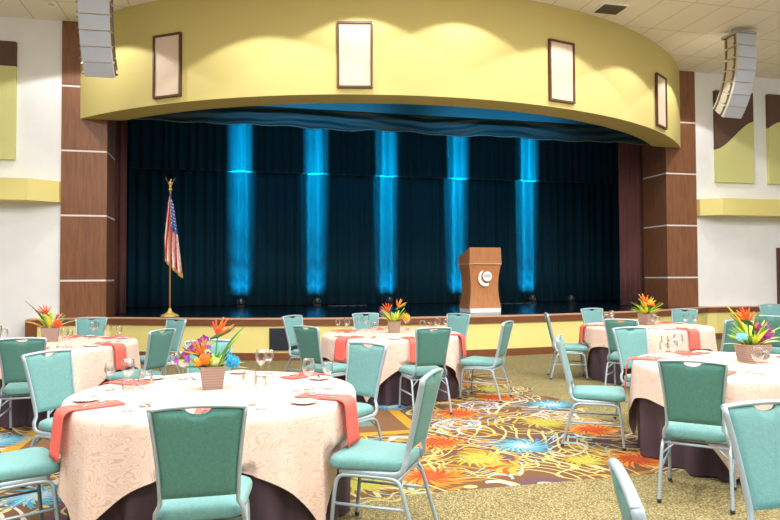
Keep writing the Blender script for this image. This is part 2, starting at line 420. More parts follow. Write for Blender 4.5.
# ------------------------------------------------------------------ stage drapery
def folds(name, x0, x1, y, z0, z1, mats, period=.27, amp=.05, seed=0, sharp=1.0, nz=6, hem=0.0, lip=False):
    rnd = random.Random(seed); xs = []; x = x0
    while x < x1:
        w = period*rnd.uniform(.7, 1.35)
        for k in range(8): xs.append((x+w*k/8, k/8, rnd.random() if k == 0 else None))
        x += w
    X = []; last = 1
    for px, ph, rr in xs:
        if rr is not None: last = .6+.7*rr
        dy = -amp*last*(.55*(.5+.5*cos(2*pi*ph))+.45*(1-abs(sin(pi*ph))**.7))
        X.append((px, dy))
    nn = len(X)-1
    b = MB()
    def fn(i, j):
        px, dy = X[i]; t = (j/nz if not lip or j == 0 else (.010 if j == 1 else (j-1)/(nz-1)))
        return (px, y+dy*(1-.15*t), z0+(z1-z0)*t + (hem*sin(px*9) if j <= (1 if lip else 0) else 0))
    b.grid(fn, nn, nz, (lambda i, j: 1 if j == 0 else 0) if lip else 0)
    return b
bc = folds('back', -4.8, 12.6, 17.2, STAGE_Z+.012, 6.2, m_velour, .24, .105, 3).build('stage_curtain', m_velour, solid=.008)
tag(bc, 'dark teal pleated velour curtain across the back of the stage', 'curtain')
bd = folds('border', -4.8, 12.6, 17.03, 4.22, 6.2, m_velour, .22, .075, 5, hem=.008, lip=True).build('curtain_valance', [m_velour, mat('pale_hem', S(48, 58, 66), .7)], solid=.003)
tag(bd, 'short dark teal pleated border hanging in front of the back curtain top', 'curtain')
# teaser: swagged horizontal wrinkles
tz = MB(); NX, NZ = 240, 34; rn = random.Random(11)
W = [(rn.uniform(.5, 2.2), rn.uniform(0, 6.28), rn.uniform(.4, 1.1)) for _ in range(5)]
def tfn(i, j):
    x = -2.6+12.8*i/NX; t = j/NZ; z = 4.70+1.6*t
    wob = sum(c*sin(a*x+p) for a, p, c in W)*.05
    y = 13.8+.055*(1-abs(sin(26*(t+wob*.5)+.5*sin(1.7*x))))*(1-.3*t)*-1+.03*sin(3*x+7*t)
    return (x, y, z+(.02*sin(2.3*x)+.012*sin(7.1*x))*(1-t))
tz.grid(tfn, NX, NZ)
ts = tz.build('stage_teaser', m_teaser, solid=.01); tag(ts, 'dark teal drape with long horizontal wrinkles along the top of the stage opening', 'curtain')
MB().tube([(tfn(i, 0)[0], tfn(i, 0)[1]-.01, tfn(i, 0)[2]) for i in range(NX+1)], .010, n=6).build('hem_edge', mat('teal_hem', S(110, 140, 150), .6), ts)
struct(MB().box(-2.36, 13.25, 4.97, 9.79, 13.32, CEIL-.01).build('trim_3', m_header), 'teal header behind the curved wall', 'trim')  # flat teal strip in front of the teaser top
for nm, x0, x1, lab in [('side_curtain', -3.1, -2.2, 'maroon pleated side curtain beside the left pillar'), ('side_curtain', 9.2, 10.6, 'maroon pleated side curtain beside the right pillar')]:
    o = folds(nm, x0, x1, 14.15, STAGE_Z+.012, 6.2, m_maroon, .13, .05, int(x0*10)).build(nm, m_maroon, solid=.008); tag(o, lab, 'curtain', 'maroon side curtains')

# uplights + their beams
def uplight(x, y, lab, power):
    r = empty('stage_uplight', (x, y, STAGE_Z+.002)); tag(r, lab, 'stage light', 'stage uplights along the back curtain')
    MB().box(-.09, -.06, 0, .09, .06, .03).build('foot', m_black, r)
    bm = MB(); bm.tube([(-.085, 0, .02), (-.085, 0, .15)], .006).tube([(.085, 0, .02), (.085, 0, .15)], .006); bm.build('yoke', m_steel, r)
    bm = MB().lathe([(.05, .05), (.07, .07), (.075, .19), (.06, .20), (.055, .185), (.01, .18)], 18); bm.build('lamp_housing', mat('grey_housing', S(90, 95, 100), .35, metal=.6), r)
    if power:
        for tilt, pw, sz, spr in ((2.2, power*.45, .42, 5), (4.5, power*.42, .42, 7), (8.0, power*.17, .42, 10), (14.0, power*.08, .42, 16), (26, power*.045, .42, 24), (44, power*.03, .38, 36), (62, power*.012, .34, 40)):
            L = bpy.data.lights.new('uplight_beam', 'AREA'); L.shape = 'RECTANGLE'; L.size = sz; L.size_y = .06; L.spread = radians(spr); L.energy = pw; L.color = (.0, .55, .8)
            lo = bpy.data.objects.new('uplight_beam', L); COL.objects.link(lo); lo.location = (x, y, STAGE_Z+.215)
            dirv = Vector((0, sin(radians(tilt)), cos(radians(tilt))))
            lo.rotation_euler = dirv.to_track_quat('-Z', 'Y').to_euler()
            lo.parent = r; lo.location = (0, 0, .205)
UP = 150
for x, lab in [(0.14, 'leftmost small uplight on the stage floor, right of the flag'), (2.08, 'small uplight on the stage floor, second from the left'), (4.02, 'small uplight on the stage floor left of the podium'),
               (6.05, 'small uplight on the stage floor hidden behind the podium'), (8.17, 'small uplight on the stage floor right of the podium')]:
    uplight(x, 16.80, lab, UP)
uplight(9.05, 16.2, 'unlit small uplight at the right end of the stage floor', 0)

# stage floor cables
for k, (x0, x1, yy) in enumerate([(2.3, 3.3, 16.3), (6.4, 7.8, 16.2)]):
    o = MB().tube([(x0+(x1-x0)*i/40, yy+.06*sin(i*.7+k), STAGE_Z+.010) for i in range(41)], .008, n=6).build('stage_cable', mat('grey_cable', S(120, 130, 140), .5))
    tag(o, ['grey cable lying on the stage floor left of the podium', 'grey cable lying on the stage floor right of the podium'][k], 'cable')

# ------------------------------------------------------------------ podium
pd = empty('podium', (4.90, 12.50, STAGE_Z+.002), radians(2)); tag(pd, 'wooden podium with waisted body and white crescent emblem on the stage', 'podium')
def pod_w(t):  # half width at body height t 0..1
    return .315-.055*sin(pi*min(1, t/1.0))**1.0 + (.02*(t > .98))
b = MB(); N = 24; hb = .98
prof = [(.30+.035*abs(1-2*k/N)**2*1.4-.0, .09+(hb-.09)*k/N) for k in range(N+1)]
def bodyfn():
    vs = []; fs = []
    for k, (w, z) in enumerate(prof):
        w2 = w+.0; dpt = .24+.04*abs(1-2*k/N)**2
        vs += [(-w2, -dpt, z), (w2, -dpt, z), (w2, dpt, z), (-w2, dpt, z)]
    for k in range(N):
        for i in range(4):
            j = (i+1) % 4; fs.append((k*4+i, k*4+j, k*4+4+j, k*4+4+i))
    fs += [(3, 2, 1, 0), tuple(N*4+i for i in range(4))]
    return vs, fs
b.add(*bodyfn(), 0, False); b.build('body', m_podium, pd)
MB().box(-.335, -.29, 0, .335, .29, .09).build('white_plinth', m_white, pd, bevel=.006)
MB().box(-.352, -.31, .98, .352, .31, 1.0).build('pale_band', mat('pale_wood', S(226, 184, 140), .5), pd)
hd = MB(); hv = [(-.35, -.31, 1.0), (.35, -.31, 1.0), (.35, .31, 1.0), (-.35, .31, 1.0), (-.34, -.30, 1.32), (.34, -.30, 1.32), (.34, .30, 1.16), (-.34, .30, 1.16)]
hd.add(hv, [(3, 2, 1, 0), (4, 5, 6, 7), (0, 1, 5, 4), (1, 2, 6, 5), (2, 3, 7, 6), (3, 0, 4, 7)]); hd.build('lectern_head', m_podium, pd, bevel=.006)
# emblem: crescent + disc with lettering bars
m_emb = mat('emblem_white', S(250, 250, 250), .5); m_ink = mat('emblem_ink', S(120, 134, 150), .6)
em = MB(); yF = -.288
def disc2(cx, cz, r, y, m, n=40): return m.add([(cx+r*cos(2*pi*i/n), y, cz+r*sin(2*pi*i/n)) for i in range(n)]+[(cx+r*cos(2*pi*i/n), y+.03, cz+r*sin(2*pi*i/n)) for i in range(n)], [tuple(range(n))]+[(i, n+i, n+(i+1) % n, (i+1) % n) for i in range(n)])
# crescent polygon: outer arc minus inner arc
out = [(-.0+.15*cos(a), .70+.165*sin(a)) for a in [radians(112+ (302-112)*k/30) for k in range(31)]]
inn = [(.028+.122*cos(a), .725+.135*sin(a)) for a in [radians(292+(122-292)*k/30) for k in range(31)]]
poly = out+inn; k = len(poly)
em.add([(x, yF, z) for x, z in poly]+[(x, yF+.03, z) for x, z in poly], [(i, i+1, 61-i-1, 61-i) for i in range(30)]+[(i, k+i, k+(i+1) % k, (i+1) % k) for i in range(k)])
disc2(.045, .735, .098, yF-.002, em)
embl = em.build('crescent_emblem', m_emb, pd)
tx = MB()
for zz, segs in ((.765, [(-.02, .014), (.006, .022), (.036, .02), (.064, .024), (.094, .018)]), (.738, [(-.022, .02), (.006, .02), (.034, .022), (.064, .018), (.09, .024)])):
    for sx, sw in segs: tx.box(sx, yF-.006, zz-.009, sx+sw, yF-.001, zz+.009)
for q in range(9): tx.box(-.005+q*.012, yF-.006, .706, .003+q*.012, yF-.001, .712)
tx.build('lettering', m_ink, embl)

# ------------------------------------------------------------------ flag
fl = empty('flag_on_pole', (-1.2, 12.85, STAGE_Z+.004)); tag(fl, 'draped red, white and blue flag on a gold pole at the left of the stage', 'flag')
MB().lathe([(.17, 0), (.17, .02), (.15, .035), (.09, .06), (.05, .09), (.03, .13), (.022, .16)], 28).build('pole_base', m_gold, fl)
MB().tube([(0, 0, .1), (0, 0, 2.40)], .016, n=12).build('pole', mat('oak_pole', S(190, 140, 90), .4), fl)
eg = MB(); eg.sphere((0, 0, 2.41), .035).tube([(0, 0, 2.43), (0, 0, 2.50)], [.02, .026], n=8).sphere((0, 0, 2.535), .032, sc=(.8, .8, 1.5)).sphere((.012, -.02, 2.59), .018)
for sgn in (-1, 1):
    eg.add([(sgn*.01, -.008, 2.52), (sgn*.05, -.012, 2.56), (sgn*.095, 0, 2.645), (sgn*.062, .0, 2.60), (sgn*.03, .006, 2.50), (sgn*.01, .012, 2.52), (sgn*.05, .008, 2.56)], [(0, 1, 2, 3, 4), (5, 4, 3, 2, 6)])
eg.build('eagle_finial', m_gold, fl)
NU, NV = 44, 40
def flagfn(i, j):
    s = i/NU; t = j/NV
    wl = -.03-.075*min(1, t*1.5)*(1-.35*max(0, t-.6)); wr = .03+.20*t**.9
    if t < .12: k = t/.12; wl *= k*.7+.3; wr *= k*.7+.3
    x = wl+(wr-wl)*s
    bot = .78+(.5*(1-s)**1.2*.55) - .06*s
    z = 2.33-(2.33-bot)*t + (-.02*s)*(1-t)
    a = .06*min(1, .25+t*1.6)
    y = -.025+a*sin(s*2*pi*3.2+.9*t)+.02*sin(s*17+t*3)
    return (x, y, z)
def flagmi(i, j):
    s = (i+.5)/NU; t = (j+.5)/NV
    if t > .955 or (i == NU-1 and t > .6) or (i == 0 and t > .45): return 3
    if t < .47 and s > .36-.1*t:
        return 2
    return int(floor(s*6.5+t*2.2)) % 2
fb = MB().grid(flagfn, NU, NV, flagmi)
flag = fb.build('flag_cloth', [mat('flag_red', S(222, 40, 62), .7), mat('flag_white', S(255, 252, 252), .7), mat('flag_blue', S(84, 108, 196), .7), m_gold], fl)  # cloth colours lifted in place of missing front light on the stage
sb = MB()
rs = random.Random(4)
for row in range(9):
    for cx_ in range(4):
        s = .5+.13*cx_+(.06 if row % 2 else 0); t = .08+.042*row
        if s > .96: continue
        p = Vector(flagfn(s*NU, t*NV)); R_ = .015
        star = [(p.x+(R_ if k % 2 == 0 else R_*.42)*sin(k*pi/5), p.y-.008, p.z+(R_ if k % 2 == 0 else R_*.42)*cos(k*pi/5)) for k in range(10)]
        sb.add(star+[(p.x, p.y-.009, p.z)], [(k, 10, (k+1) % 10) for k in range(10)])
sb.build('stars', MATS['flag_white'], flag)

# ------------------------------------------------------------------ hanging line arrays
def line_array(x, y, rz, lab):
    r = empty('line_array_speaker', (x, y, CEIL), rz); tag(r, lab, 'speaker', 'hanging speaker columns either side of the stage')
    n = 7; z = -.14; yy = -.0; W = .225
    MB().box(-.22, -.02, -.15, .22, .42, -.10).build('rigging_frame', m_steel, r)
    cb = MB()
    for sx in (-.15, .15): cb.tube([(sx, .2, -.12), (sx, .2, 0)], .006, n=6)
    cb.build('hanging_cable', m_steel, r)
    tilts = [1, -2, -7, -13, -20, -28, -36]
    z = -.15; fy = 0.0
    for k in range(n):
        h = .236; a = radians(tilts[k]); M = Matrix.Translation((0, fy, z)) @ Matrix.Rotation(-a, 4, 'X')
        # cabinet: trapezoid, local z from -h to 0, y 0..0.42
        v = [(-W, 0, -h+.004), (W, 0, -h+.004), (W, 0, -.002), (-W, 0, -.002), (-W+.05, .40, -h+.03), (W-.05, .40, -h+.03), (W-.05, .40, -.03), (-W+.05, .40, -.03)]
        c = MB().add([M @ Vector(q) for q in v], [(0, 1, 2, 3), (7, 6, 5, 4), (0, 4, 5, 1), (1, 5, 6, 2), (2, 6, 7, 3), (3, 7, 4, 0)]).build('cabinet', m_spkside, r, bevel=.004)
        MB().box(-W+.006, -.012, -h+.012, W-.006, .002, -.008, M=M).build('grille', m_spkgrille, c)
        mr = mat('rig_steel', S(120, 112, 104), .4, metal=.5)
        for sx in (-1, 1):
            MB().box(sx*(W+.004)-.010, .045, -h+.02, sx*(W+.004)+.010, .075, -.02, M=M).box(sx*(W+.02)-.02, .05, -h+.03, sx*(W+.02)+.02, .068, -h+.055, M=M).box(sx*(W+.02)-.02, .05, -.06, sx*(W+.02)+.02, .068, -.035, M=M).build('rigging_link', mr, c)
            MB().box(sx*(W-.028)-.012, .30, -h+.03, sx*(W-.028)+.012, .33, -.03, M=M).build('rear_link', mr, c)
        e = M @ Vector((0, 0, -h)); z = e.z; fy = e.y
    return r
line_array(-2.09, 10.4, radians(-3), 'white hanging speaker column at the left end of the curved wall')
line_array(9.66, 10.45, radians(2), 'white curved speaker column hanging in front of the right wall')

# ------------------------------------------------------------------ carpet inlay
def carpet():
    b = MB(); z = .0015
    right = [(3.72+.16*sin(k*1.9)+.09*sin(k*4.3), 4.3+(9.6-4.3)*k/26) for k in range(27)]
    poly = [(-5.5, 4.3), (3.9, 4.3)]+right[1:]+[(-5.5, 9.6)]
    b.add([(x, y, z) for x, y in poly], [tuple(range(len(poly)))], 0)
    MC = {'yellow_b': 1, 'brown': 2, 'tealt': 3, 'or1': 4, 'or2': 5, 'bl1': 6, 'bl2': 7, 'ye1': 8, 'ye2': 9, 'wh': 10, 'li': 11, 'cr': 12, 'red': 13}
    def rect(x0, y0, x1, y1, zz, m): b.add([(x0, y0, zz), (x1, y0, zz), (x1, y1, zz), (x0, y1, zz)], [(0, 1, 2, 3)], MC[m])
    rect(-1.95, 5.98, 1.78, 9.3, .0022, 'yellow_b'); rect(-1.83, 6.10, 1.66, 9.2, .0026, 'brown')
    for x0, y0, x1, y1 in ((.75, 6.35, 1.35, 6.8), (.75, 7.3, 1.35, 7.8), (-1.5, 6.6, -1.0, 7.1), (-.3, 6.4, .3, 6.9), (-.3, 7.5, .3, 8.0)): rect(x0, y0, x1, y1, .003, 'tealt')
    zc = [.0032]
    def petal(cx, cy, a, r0_, r1, w, curl, m):
        K = 6; L = []; Rr = []; zc[0] += .000015
        for k in range(K+1):
            t = k/K; rr = r0_+(r1-r0_)*t; aa = a+curl*t; ww = w*sin(pi*(.08+.9*t))**.8*(1 if t < .98 else 0)
            px, py = cx+rr*cos(aa), cy+rr*sin(aa); nx, ny = -sin(aa), cos(aa)
            L.append((px+nx*ww, py+ny*ww, zc[0])); Rr.append((px-nx*ww, py-ny*ww, zc[0]))
        b.add(L+Rr, [(k, K+1+k, K+2+k, k+1) for k in range(K)], MC[m])
    def flower(cx, cy, R_, ma, mb_, n=24, curl=.6, cen='cr'):
        zc[0] = .0036
        rr = random.Random(int(cx*100+cy*10))
        for k in range(n): petal(cx, cy, 2*pi*k/n+rr.uniform(-.08, .08), R_*.1, R_*rr.uniform(.85, 1.08), R_*.058, curl*rr.uniform(.7, 1.2), ma)
        zc[0] += .0002
        for k in range(n-4): petal(cx, cy, 2*pi*k/(n-4)+.2, R_*.05, R_*rr.uniform(.55, .8), R_*.042, curl, mb_)
        zc[0] += .0002
        for k in range(9): petal(cx, cy, 2*pi*k/9+.1, 0, R_*.36, R_*.03, curl, cen)
        zc[0] += .0001
    def ring(cx, cy, R_, m, w=.03, wav=.12, n=7, ph=0):
        zc[0] = .0034+.00012*(int(R_*1000) % 5); K = 70; o = []; i_ = []
        for k in range(K+1):
            a = 2*pi*k/K; rr = R_*(1+wav*sin(n*a+ph)); o.append((cx+(rr+w)*cos(a), cy+(rr+w)*sin(a), zc[0])); i_.append((cx+rr*cos(a), cy+rr*sin(a), zc[0]))
        b.add(o+i_, [(k, K+1+k, K+2+k, k+1) for k in range(K)], MC[m])
    for x, y, r, c in [(2.36, 6.7, .36, 'or'), (3.11, 7.46, .34, 'or'), (1.78, 5.58, .34, 'or'), (1.42, 4.66, .34, 'or'), (3.37, 5.67, .33, 'or'), (3.17, 4.66, .33, 'or'), (3.0, 8.6, .33, 'or'), (2.4, 7.6, .3, 'or'),
                       (2.46, 5.28, .36, 'bl'), (3.56, 6.87, .38, 'bl'), (-2.15, 6.62, .4, 'bl'), (1.75, 7.25, .3, 'bl'), (-2.5, 5.2, .3, 'ye'), (-1.3, 4.9, .33, 'bl'), (-2.7, 7.4, .34, 'or'), (-2.6, 6.1, .33, 'or'), (.3, 5.2, .33, 'or'), (-.5, 5.7, .33, 'ye'),
                       (1.95, 5.0, .3, 'ye'), (3.05, 6.06, .32, 'ye'), (3.3, 8.0, .3, 'ye'), (.9, 4.6, .28, 'ye'), (2.75, 4.75, .22, 'ye'), (-3.4, 5.6, .35, 'or'), (-3.3, 6.6, .35, 'ye'), (2.6, 9.0, .3, 'bl')]:
        if c == 'ye': ring(x, y, r*1.35, 'cr', .025, .1, 9); ring(x, y, r*1.15, 'cr', .02, .1, 9, 1)
        r *= .9; flower(x, y, r, {'or': 'or1', 'bl': 'bl1', 'ye': 'ye1'}[c], {'or': 'or2', 'bl': 'bl2', 'ye': 'ye2'}[c], cen={'or': 'red', 'bl': 'wh', 'ye': 'ye1'}[c])
    for x, y in [(2.2, 6.2), (2.75, 7.05), (3.35, 6.35)]:
        ring(x, y, .20, 'wh', .035, .12, 5); ring(x, y, .15, 'li', .03, .15, 5, 1); ring(x, y, .10, 'wh', .02, .15, 5, 2); zc[0] += .0001
    for x, y, a in [(2.06, 4.66, .4), (2.15, 4.72, 2.2)]:
        for k in range(5): petal(x, y, a+.35*k, .02, .26, .035, .8, 'red' if k % 2 else 'ye1')
    ms = [m_swirl]+[mat('carpet_'+k, S(*c), .95, spec=.1, noise=(40, .12, (1, 1, 1))) for k, c in [('border', (173, 132, 45)), ('brown', (110, 80, 57)), ('teal', (92, 119, 114)), ('orange', (200, 118, 46)), ('deep_orange', (156, 65, 38)),
          ('blue', (70, 131, 154)), ('pale_blue', (117, 164, 179)), ('yellow', (164, 144, 58)), ('lime', (151, 157, 77)), ('white', (179, 176, 173)), ('lilac', (147, 132, 149)), ('cream', (173, 161, 104)), ('red', (176, 80, 47))]]
    return b.build('floor_carpet_inlay', ms)
struct(carpet(), 'figured brown carpet field with orange, blue and yellow flowers', 'carpet')

# ------------------------------------------------------------------ chair
def make_chair():
    r = empty('banquet_chair', (0, 0, 0))
    # seat outline: rounded trapezoid, front is +y
    def outline(ins, n=9):
        fr, bk = .226-ins, .19-ins; y1, y0 = .245-ins, -.205+ins; rad = max(.02, .07-ins*.5); P = []
        for (cx, cy, a0) in ((fr-rad, y1-rad, 0), (-fr+rad, y1-rad, 90), (-bk+rad, y0+rad, 180), (bk-rad, y0+rad, 270)):
            for k in range(n): a = radians(a0+90*k/(n-1)); P.append((cx+rad*cos(a), cy+rad*sin(a)))
        return P
    b = MB(); lv = [(.016, .408), (.004, .414), (0, .428), (0, .452), (.008, .467), (.026, .478), (.07, .486), (.13, .489)]
    P = [outline(i) for i, z in lv]; n = len(P[0])
    b.add([(x, y, lv[k][1]) for k in range(len(lv)) for x, y in P[k]], [(k*n+i, k*n+(i+1) % n, (k+1)*n+(i+1) % n, (k+1)*n+i) for k in range(len(lv)-1) for i in range(n)]+[tuple((len(lv)-1)*n+i for i in range(n)), tuple(range(n))[::-1]], 0, True)
    b.build('seat', m_teal, r)
    def by(z): return -.205-.24*(z-.45)-.06*max(0, .55-z)*0
    # backrest: pillow panel with a smile-shaped hand hole at the top
    NUx, NVz = 28, 22
    def hw(z):
        t = (z-.44)/.48
        return .148+.008*(1-t)**2+.041*max(0, t)**1.7
    zlow, zhigh = .525, .926
    def pan(side):
        def fn(i, j):
            u = -1+2*i/NUx; v = j/NVz
            dip = .022*max(0, 1-(u/.28)**2)**.6 if abs(u) < .28 else 0
            z = zlow+(zhigh-dip-zlow)*v
            e = (1-abs(u)**8)*(1-abs(2*v-1)**10)
            th = .006+.016*max(0, e)**.5
            return (u*hw(z), by(z)+side*th, z)
        return fn
    b = MB(); b.grid(pan(1), NUx, NVz, 0)
    # back face: same teal cloth, shade put into a darker copy
    b.grid(lambda i, j: pan(-1)(NUx-i, j), NUx, NVz, 1)
    fF, fB = pan(1), pan(-1)
    ring = [(i, 0) for i in range(NUx)]+[(NUx, j) for j in range(NVz)]+[(i, NVz) for i in range(NUx, 0, -1)]+[(0, j) for j in range(NVz, 0, -1)]
    m = len(ring); b.add([fF(*q) for q in ring]+[fB(*q) for q in ring], [(k, m+k, m+(k+1) % m, (k+1) % m) for k in range(m)], 1, False)
    b.build('backrest', [m_teal, m_teal_back], r)
    # back frame
    b = MB()
    side = []
    pts = [(.195, .17, .396), (.195, -.12, .392), (.192, -.195, .405), (.186, -.212, .46)]
    pts = smooth_path(pts, 2)
    for k in range(1, 13):
        z = .46+(.930-.46)*k/12; pts.append(Vector((hw(z)+.010, by(z), z)))
    for sgn in (1, -1):
        b.tube([(sgn*p[0], p[1], p[2]) for p in pts],   .010, .017, ref=(1, 0, 0), n=10)
    top = [(-(hw(.925)+.014)+2*(hw(.925)+.014)*k/16, by(.93), .928+.012*(1-(2*k/16-1)**2)) for k in range(17)]
    b.tube(top, .011, .017, ref=(0, 0, 1), n=10)
    b.build('back_frame', m_frame, r)
    # seat frame: front, rear bars
    b = MB()
    b.tube([(-.19, .17, .394), (.19, .17, .394), (.185, -.165, .394), (-.185, -.165, .394)], .010, n=8, closed=True)
    b.build('seat_frame', m_frame, r)
    MB().tube([(-.192, -.175, .372), (.192, -.175, .372)], .0095, n=8).build('rear_rail', m_frame, r)
    for sgn in (-1, 1): MB().tube([(sgn*.203, -.20, .30), (sgn*.13, -.175, .370)], .006, n=6).build('corner_brace', m_frame, r)
    fr = smooth_path([(.206, .225, .014), (.204, .20, .30), (.198, .18, .372), (.196, .10, .378), (.196, -.01, .378)], 3)
    rr = smooth_path([(.214, -.285, .014), (.205, -.205, .30), (.199, -.175, .372), (.196, -.10, .378), (.196, -.01, .378)], 3)
    for P_ in (fr, rr):
        for sgn in (1, -1):
            lg = MB().tube([(sgn*p.x, p.y, p.z) for p in P_], .0115, n=10).build('leg', m_frame, r)
            MB().lathe([(.013, 0), (.0145, .004), (.0145, .02)], 12, c=(sgn*P_[0].x, P_[0].y, .003)).build('glide', m_black, lg)
    for sgn in (1, -1):
        MB().tube([(sgn*.2055, .207, .215), (sgn*.2075, -.228, .215)], .009, n=8).build('stretcher', m_frame, r)
    return r
chair0 = make_chair(); used = [False]
def place_chair(x, y, face, label, group):
    o = chair0 if not used[0] else copy_tree(chair0); used[0] = True
    o.location = (x, y, .0045); o.rotation_euler = (0, 0, face-pi/2)
    tag(o, label, 'chair', group); return o

# ------------------------------------------------------------------ tables
R_T = .88; TOPZ = .76
def make_table(cx, cy, corner_deg, seed, desc, seats=()):
    def push(rr, a, z, ex=0):            # seats pushed against the cloth press it inwards below seat height
        for sx, sy, fc in seats:
            for _ in range(60):
                px, py = cx+rr*cos(a)-sx, cy+rr*sin(a)-sy
                ly = px*cos(fc)+py*sin(fc); lx = abs(-px*sin(fc)+py*cos(fc))
                k = max(0, min(1, (.36-lx)/.12))*max(0, min(1, (.62-z)/.11))
                if rr < .3 or k <= 0 or ly > -.5 + (.5+.268+ex)*k or ly < -.4: break
                rr -= .008
        return rr
    t = empty('banquet_table', (cx, cy, 0)); tag(t, 'round '+desc.replace('the ', '', 1)+', under plum and peach cloths', 'table', 'round banquet tables')
    MB().lathe([(R_T-.03, .725), (R_T-.006, .728), (R_T-.006, TOPZ-.012), (R_T-.012, TOPZ-.006)], 48).build('tabletop', mat('ply', S(170, 140, 110), .6), t)
    for k in range(4):
        a = radians(45+90*k); MB().tube([(.55*cos(a), .55*sin(a), .004), (.55*cos(a), .55*sin(a), .725)], .016, n=8).build('leg', m_frame, t)
    rn = random.Random(seed); nf = 22
    # plum underskirt
    NA = 240; b = MB()
    ph = rn.uniform(0, 6)
    def uk(i, j):
        a = 2*pi*i/NA; lv = [(0.0, TOPZ-.003), (.6, TOPZ-.003), (R_T-.01, TOPZ-.003), (R_T-.001, TOPZ-.008), (R_T+.001, TOPZ-.03), (R_T+.001, .6), (R_T+.001, .5), (R_T+.001, .4), (R_T+.001, .25), (R_T+.004, .012)]
        rr, z = lv[j]; dr = max(0, (TOPZ-.06-z)/.7)
        rr += dr*(-.058+.042*sin(a*nf+ph+1.2*sin(3*a))+.016*sin(a*9+ph*2))
        rr = push(rr, a, z, .022)
        return (rr*cos(a), rr*sin(a), z)
    b.grid(uk, NA, 9, 0, True, True); u = b.build('table_underskirt', m_plum); u.location = (cx, cy, 0)
    tag(u, 'floor-length plum cloth of '+desc, 'tablecloth', 'plum underskirts')
    # square peach overlay
    half = 1.14; c0 = radians(corner_deg)-pi/4; NJ = 16; NA2 = 320; b = MB(); ph2 = rn.uniform(0, 6)
    def ov(i, j):
        a = 2*pi*i/NA2; q = a-c0
        reach = half/max(abs(cos(q)), abs(sin(q))); reach = min(reach, 1.60)
        drop = reach-(R_T+.006)
        if j <= 3:
            rr = [0, .5, .86, R_T+.004][j]; return (rr*cos(a), rr*sin(a), TOPZ+.0025-(.002 if j == 3 else 0))
        s = (j-3)/(NJ-3); d = drop*s
        near = max(0, cos(2*(q-pi/4)) if False else 1-abs(((q % (pi/2))-pi/4)/(pi/4)))   # 1 at a corner
        fold = d*(.035+.075*sin(6*((q % (pi/2))-pi/4)*2.4+.3)*near+.035*sin(a*17+ph2)+.02*sin(a*11+ph2*2))
        rr = R_T+.014+.014*min(1, d/.4)+max(0, fold*.7)
        rr = push(rr, a, TOPZ-.004-d*.985)
        return (rr*cos(a), rr*sin(a), TOPZ-.004-d*.985)
    b.grid(ov, NA2, NJ, 0, True, True); o = b.build('table_overlay', m_damask); o.location = (cx, cy, 0)
    tag(o, 'peach damask overlay cloth on '+desc, 'tablecloth', 'peach damask overlays')
    return t

# place-setting prototypes
def lathe_obj(prof, name, m, n=24):
    return MB().lathe(prof, n, cap=False).build(name, m)
def proto_goblet():
    o = empty('water_goblet', (0, 0, 0))
    MB().lathe([(.001, .002), (.034, .003), (.036, .006), (.030, .007), (.008, .012), (.0055, .03), (.005, .075), (.009, .088)], 24, cap=False).build('stem_and_foot', m_glass, o)
    MB().lathe([(.004, .086), (.022, .096), (.037, .12), (.042, .145), (.040, .175), (.034, .20), (.0325, .20), (.038, .175), (.040, .145), (.035, .121), (.02, .099), (.001, .092)], 24, cap=False).build('bowl', m_glass, o)
    return o
def proto_wine():
    o = empty('wine_glass', (0, 0, 0))
    MB().lathe([(.001, .002), (.030, .003), (.031, .006), (.026, .007), (.007, .012), (.0045, .03), (.004, .085), (.007, .095)], 24, cap=False).build('stem_and_foot', m_glass, o)
    MB().lathe([(.003, .094), (.02, .102), (.031, .12), (.0345, .14), (.032, .165), (.028, .18), (.0265, .18), (.030, .165), (.0325, .14), (.029, .121), (.018, .105), (.001, .10)], 24, cap=False).build('bowl', m_glass, o)
    return o
def proto_plate():
    o = empty('bread_plate', (0, 0, 0))
    MB().lathe([(.001, .002), (.045, .002), (.05, .005), (.076, .012), (.078, .014), (.074, .014), (.048, .008), (.001, .006)], 36, cap=False).build('dish', m_china, o)
    MB().lathe([(.079, .0125), (.0795, .0145), (.0775, .0148), (.0765, .0135)], 36, cap=False).build('rim', mat('grey_rim', S(150, 140, 140), .3), o)
    return o
def flat(name, kind):
    b = MB()
    if kind == 'knife': b.tube([(-.10, 0, .003), (-.02, 0, .003), (.02, 0, .003), (.09, .003, .003), (.10, .004, .003)], [.004, .0055, .005, .009, .003], .0018, ref=(0, 1, 0), n=8)
    if kind == 'spoon':
        b.tube([(-.09, 0, .003), (-.08, 0, .003), (.03, 0, .004), (.045, 0, .004)], [.003, .006, .003, .003], .0018, ref=(0, 1, 0), n=8); b.sphere((.065, 0, .005), .022, 12, 8, 0, (1, .68, .18))
    if kind == 'fork':
        b.tube([(-.095, 0, .003), (-.085, 0, .003), (.03, 0, .004), (.042, 0, .005)], [.003, .006, .003, .010], .0018, ref=(0, 1, 0), n=8)
        for k in (-1.5, -.5, .5, 1.5): b.tube([(.04, k*.0055, .005), (.09, k*.0055, .006)], .0017, n=5)
    return b.build(name, m_steel)
def napkin_mesh(name, hang):
    b = MB(); path = []
    for k in range(8): path.append((.60+(R_T-.60)*k/7, .0105))
    path += [(R_T+.022, .008), (R_T+.042, -.004), (R_T+.054, -.022)]
    for k in range(1, 9): path.append((R_T+.056+.028*min(1, hang*k/8/.3), -.022-hang*k/8))
    w0 = .074
    def fn(i, j):
        r_, z = path[j]; t = j/(len(path)-1); w = w0*(1+.12*t) - .0
        x = -w+2*w*i/8; return (r_, x, z+.0015*sin(i*2.1+j*.4)*(1 if j < 8 else 0))
    b.grid(fn, 8, len(path)-1, 0); 
    o = b.build(name, m_coral, solid=.007); return o
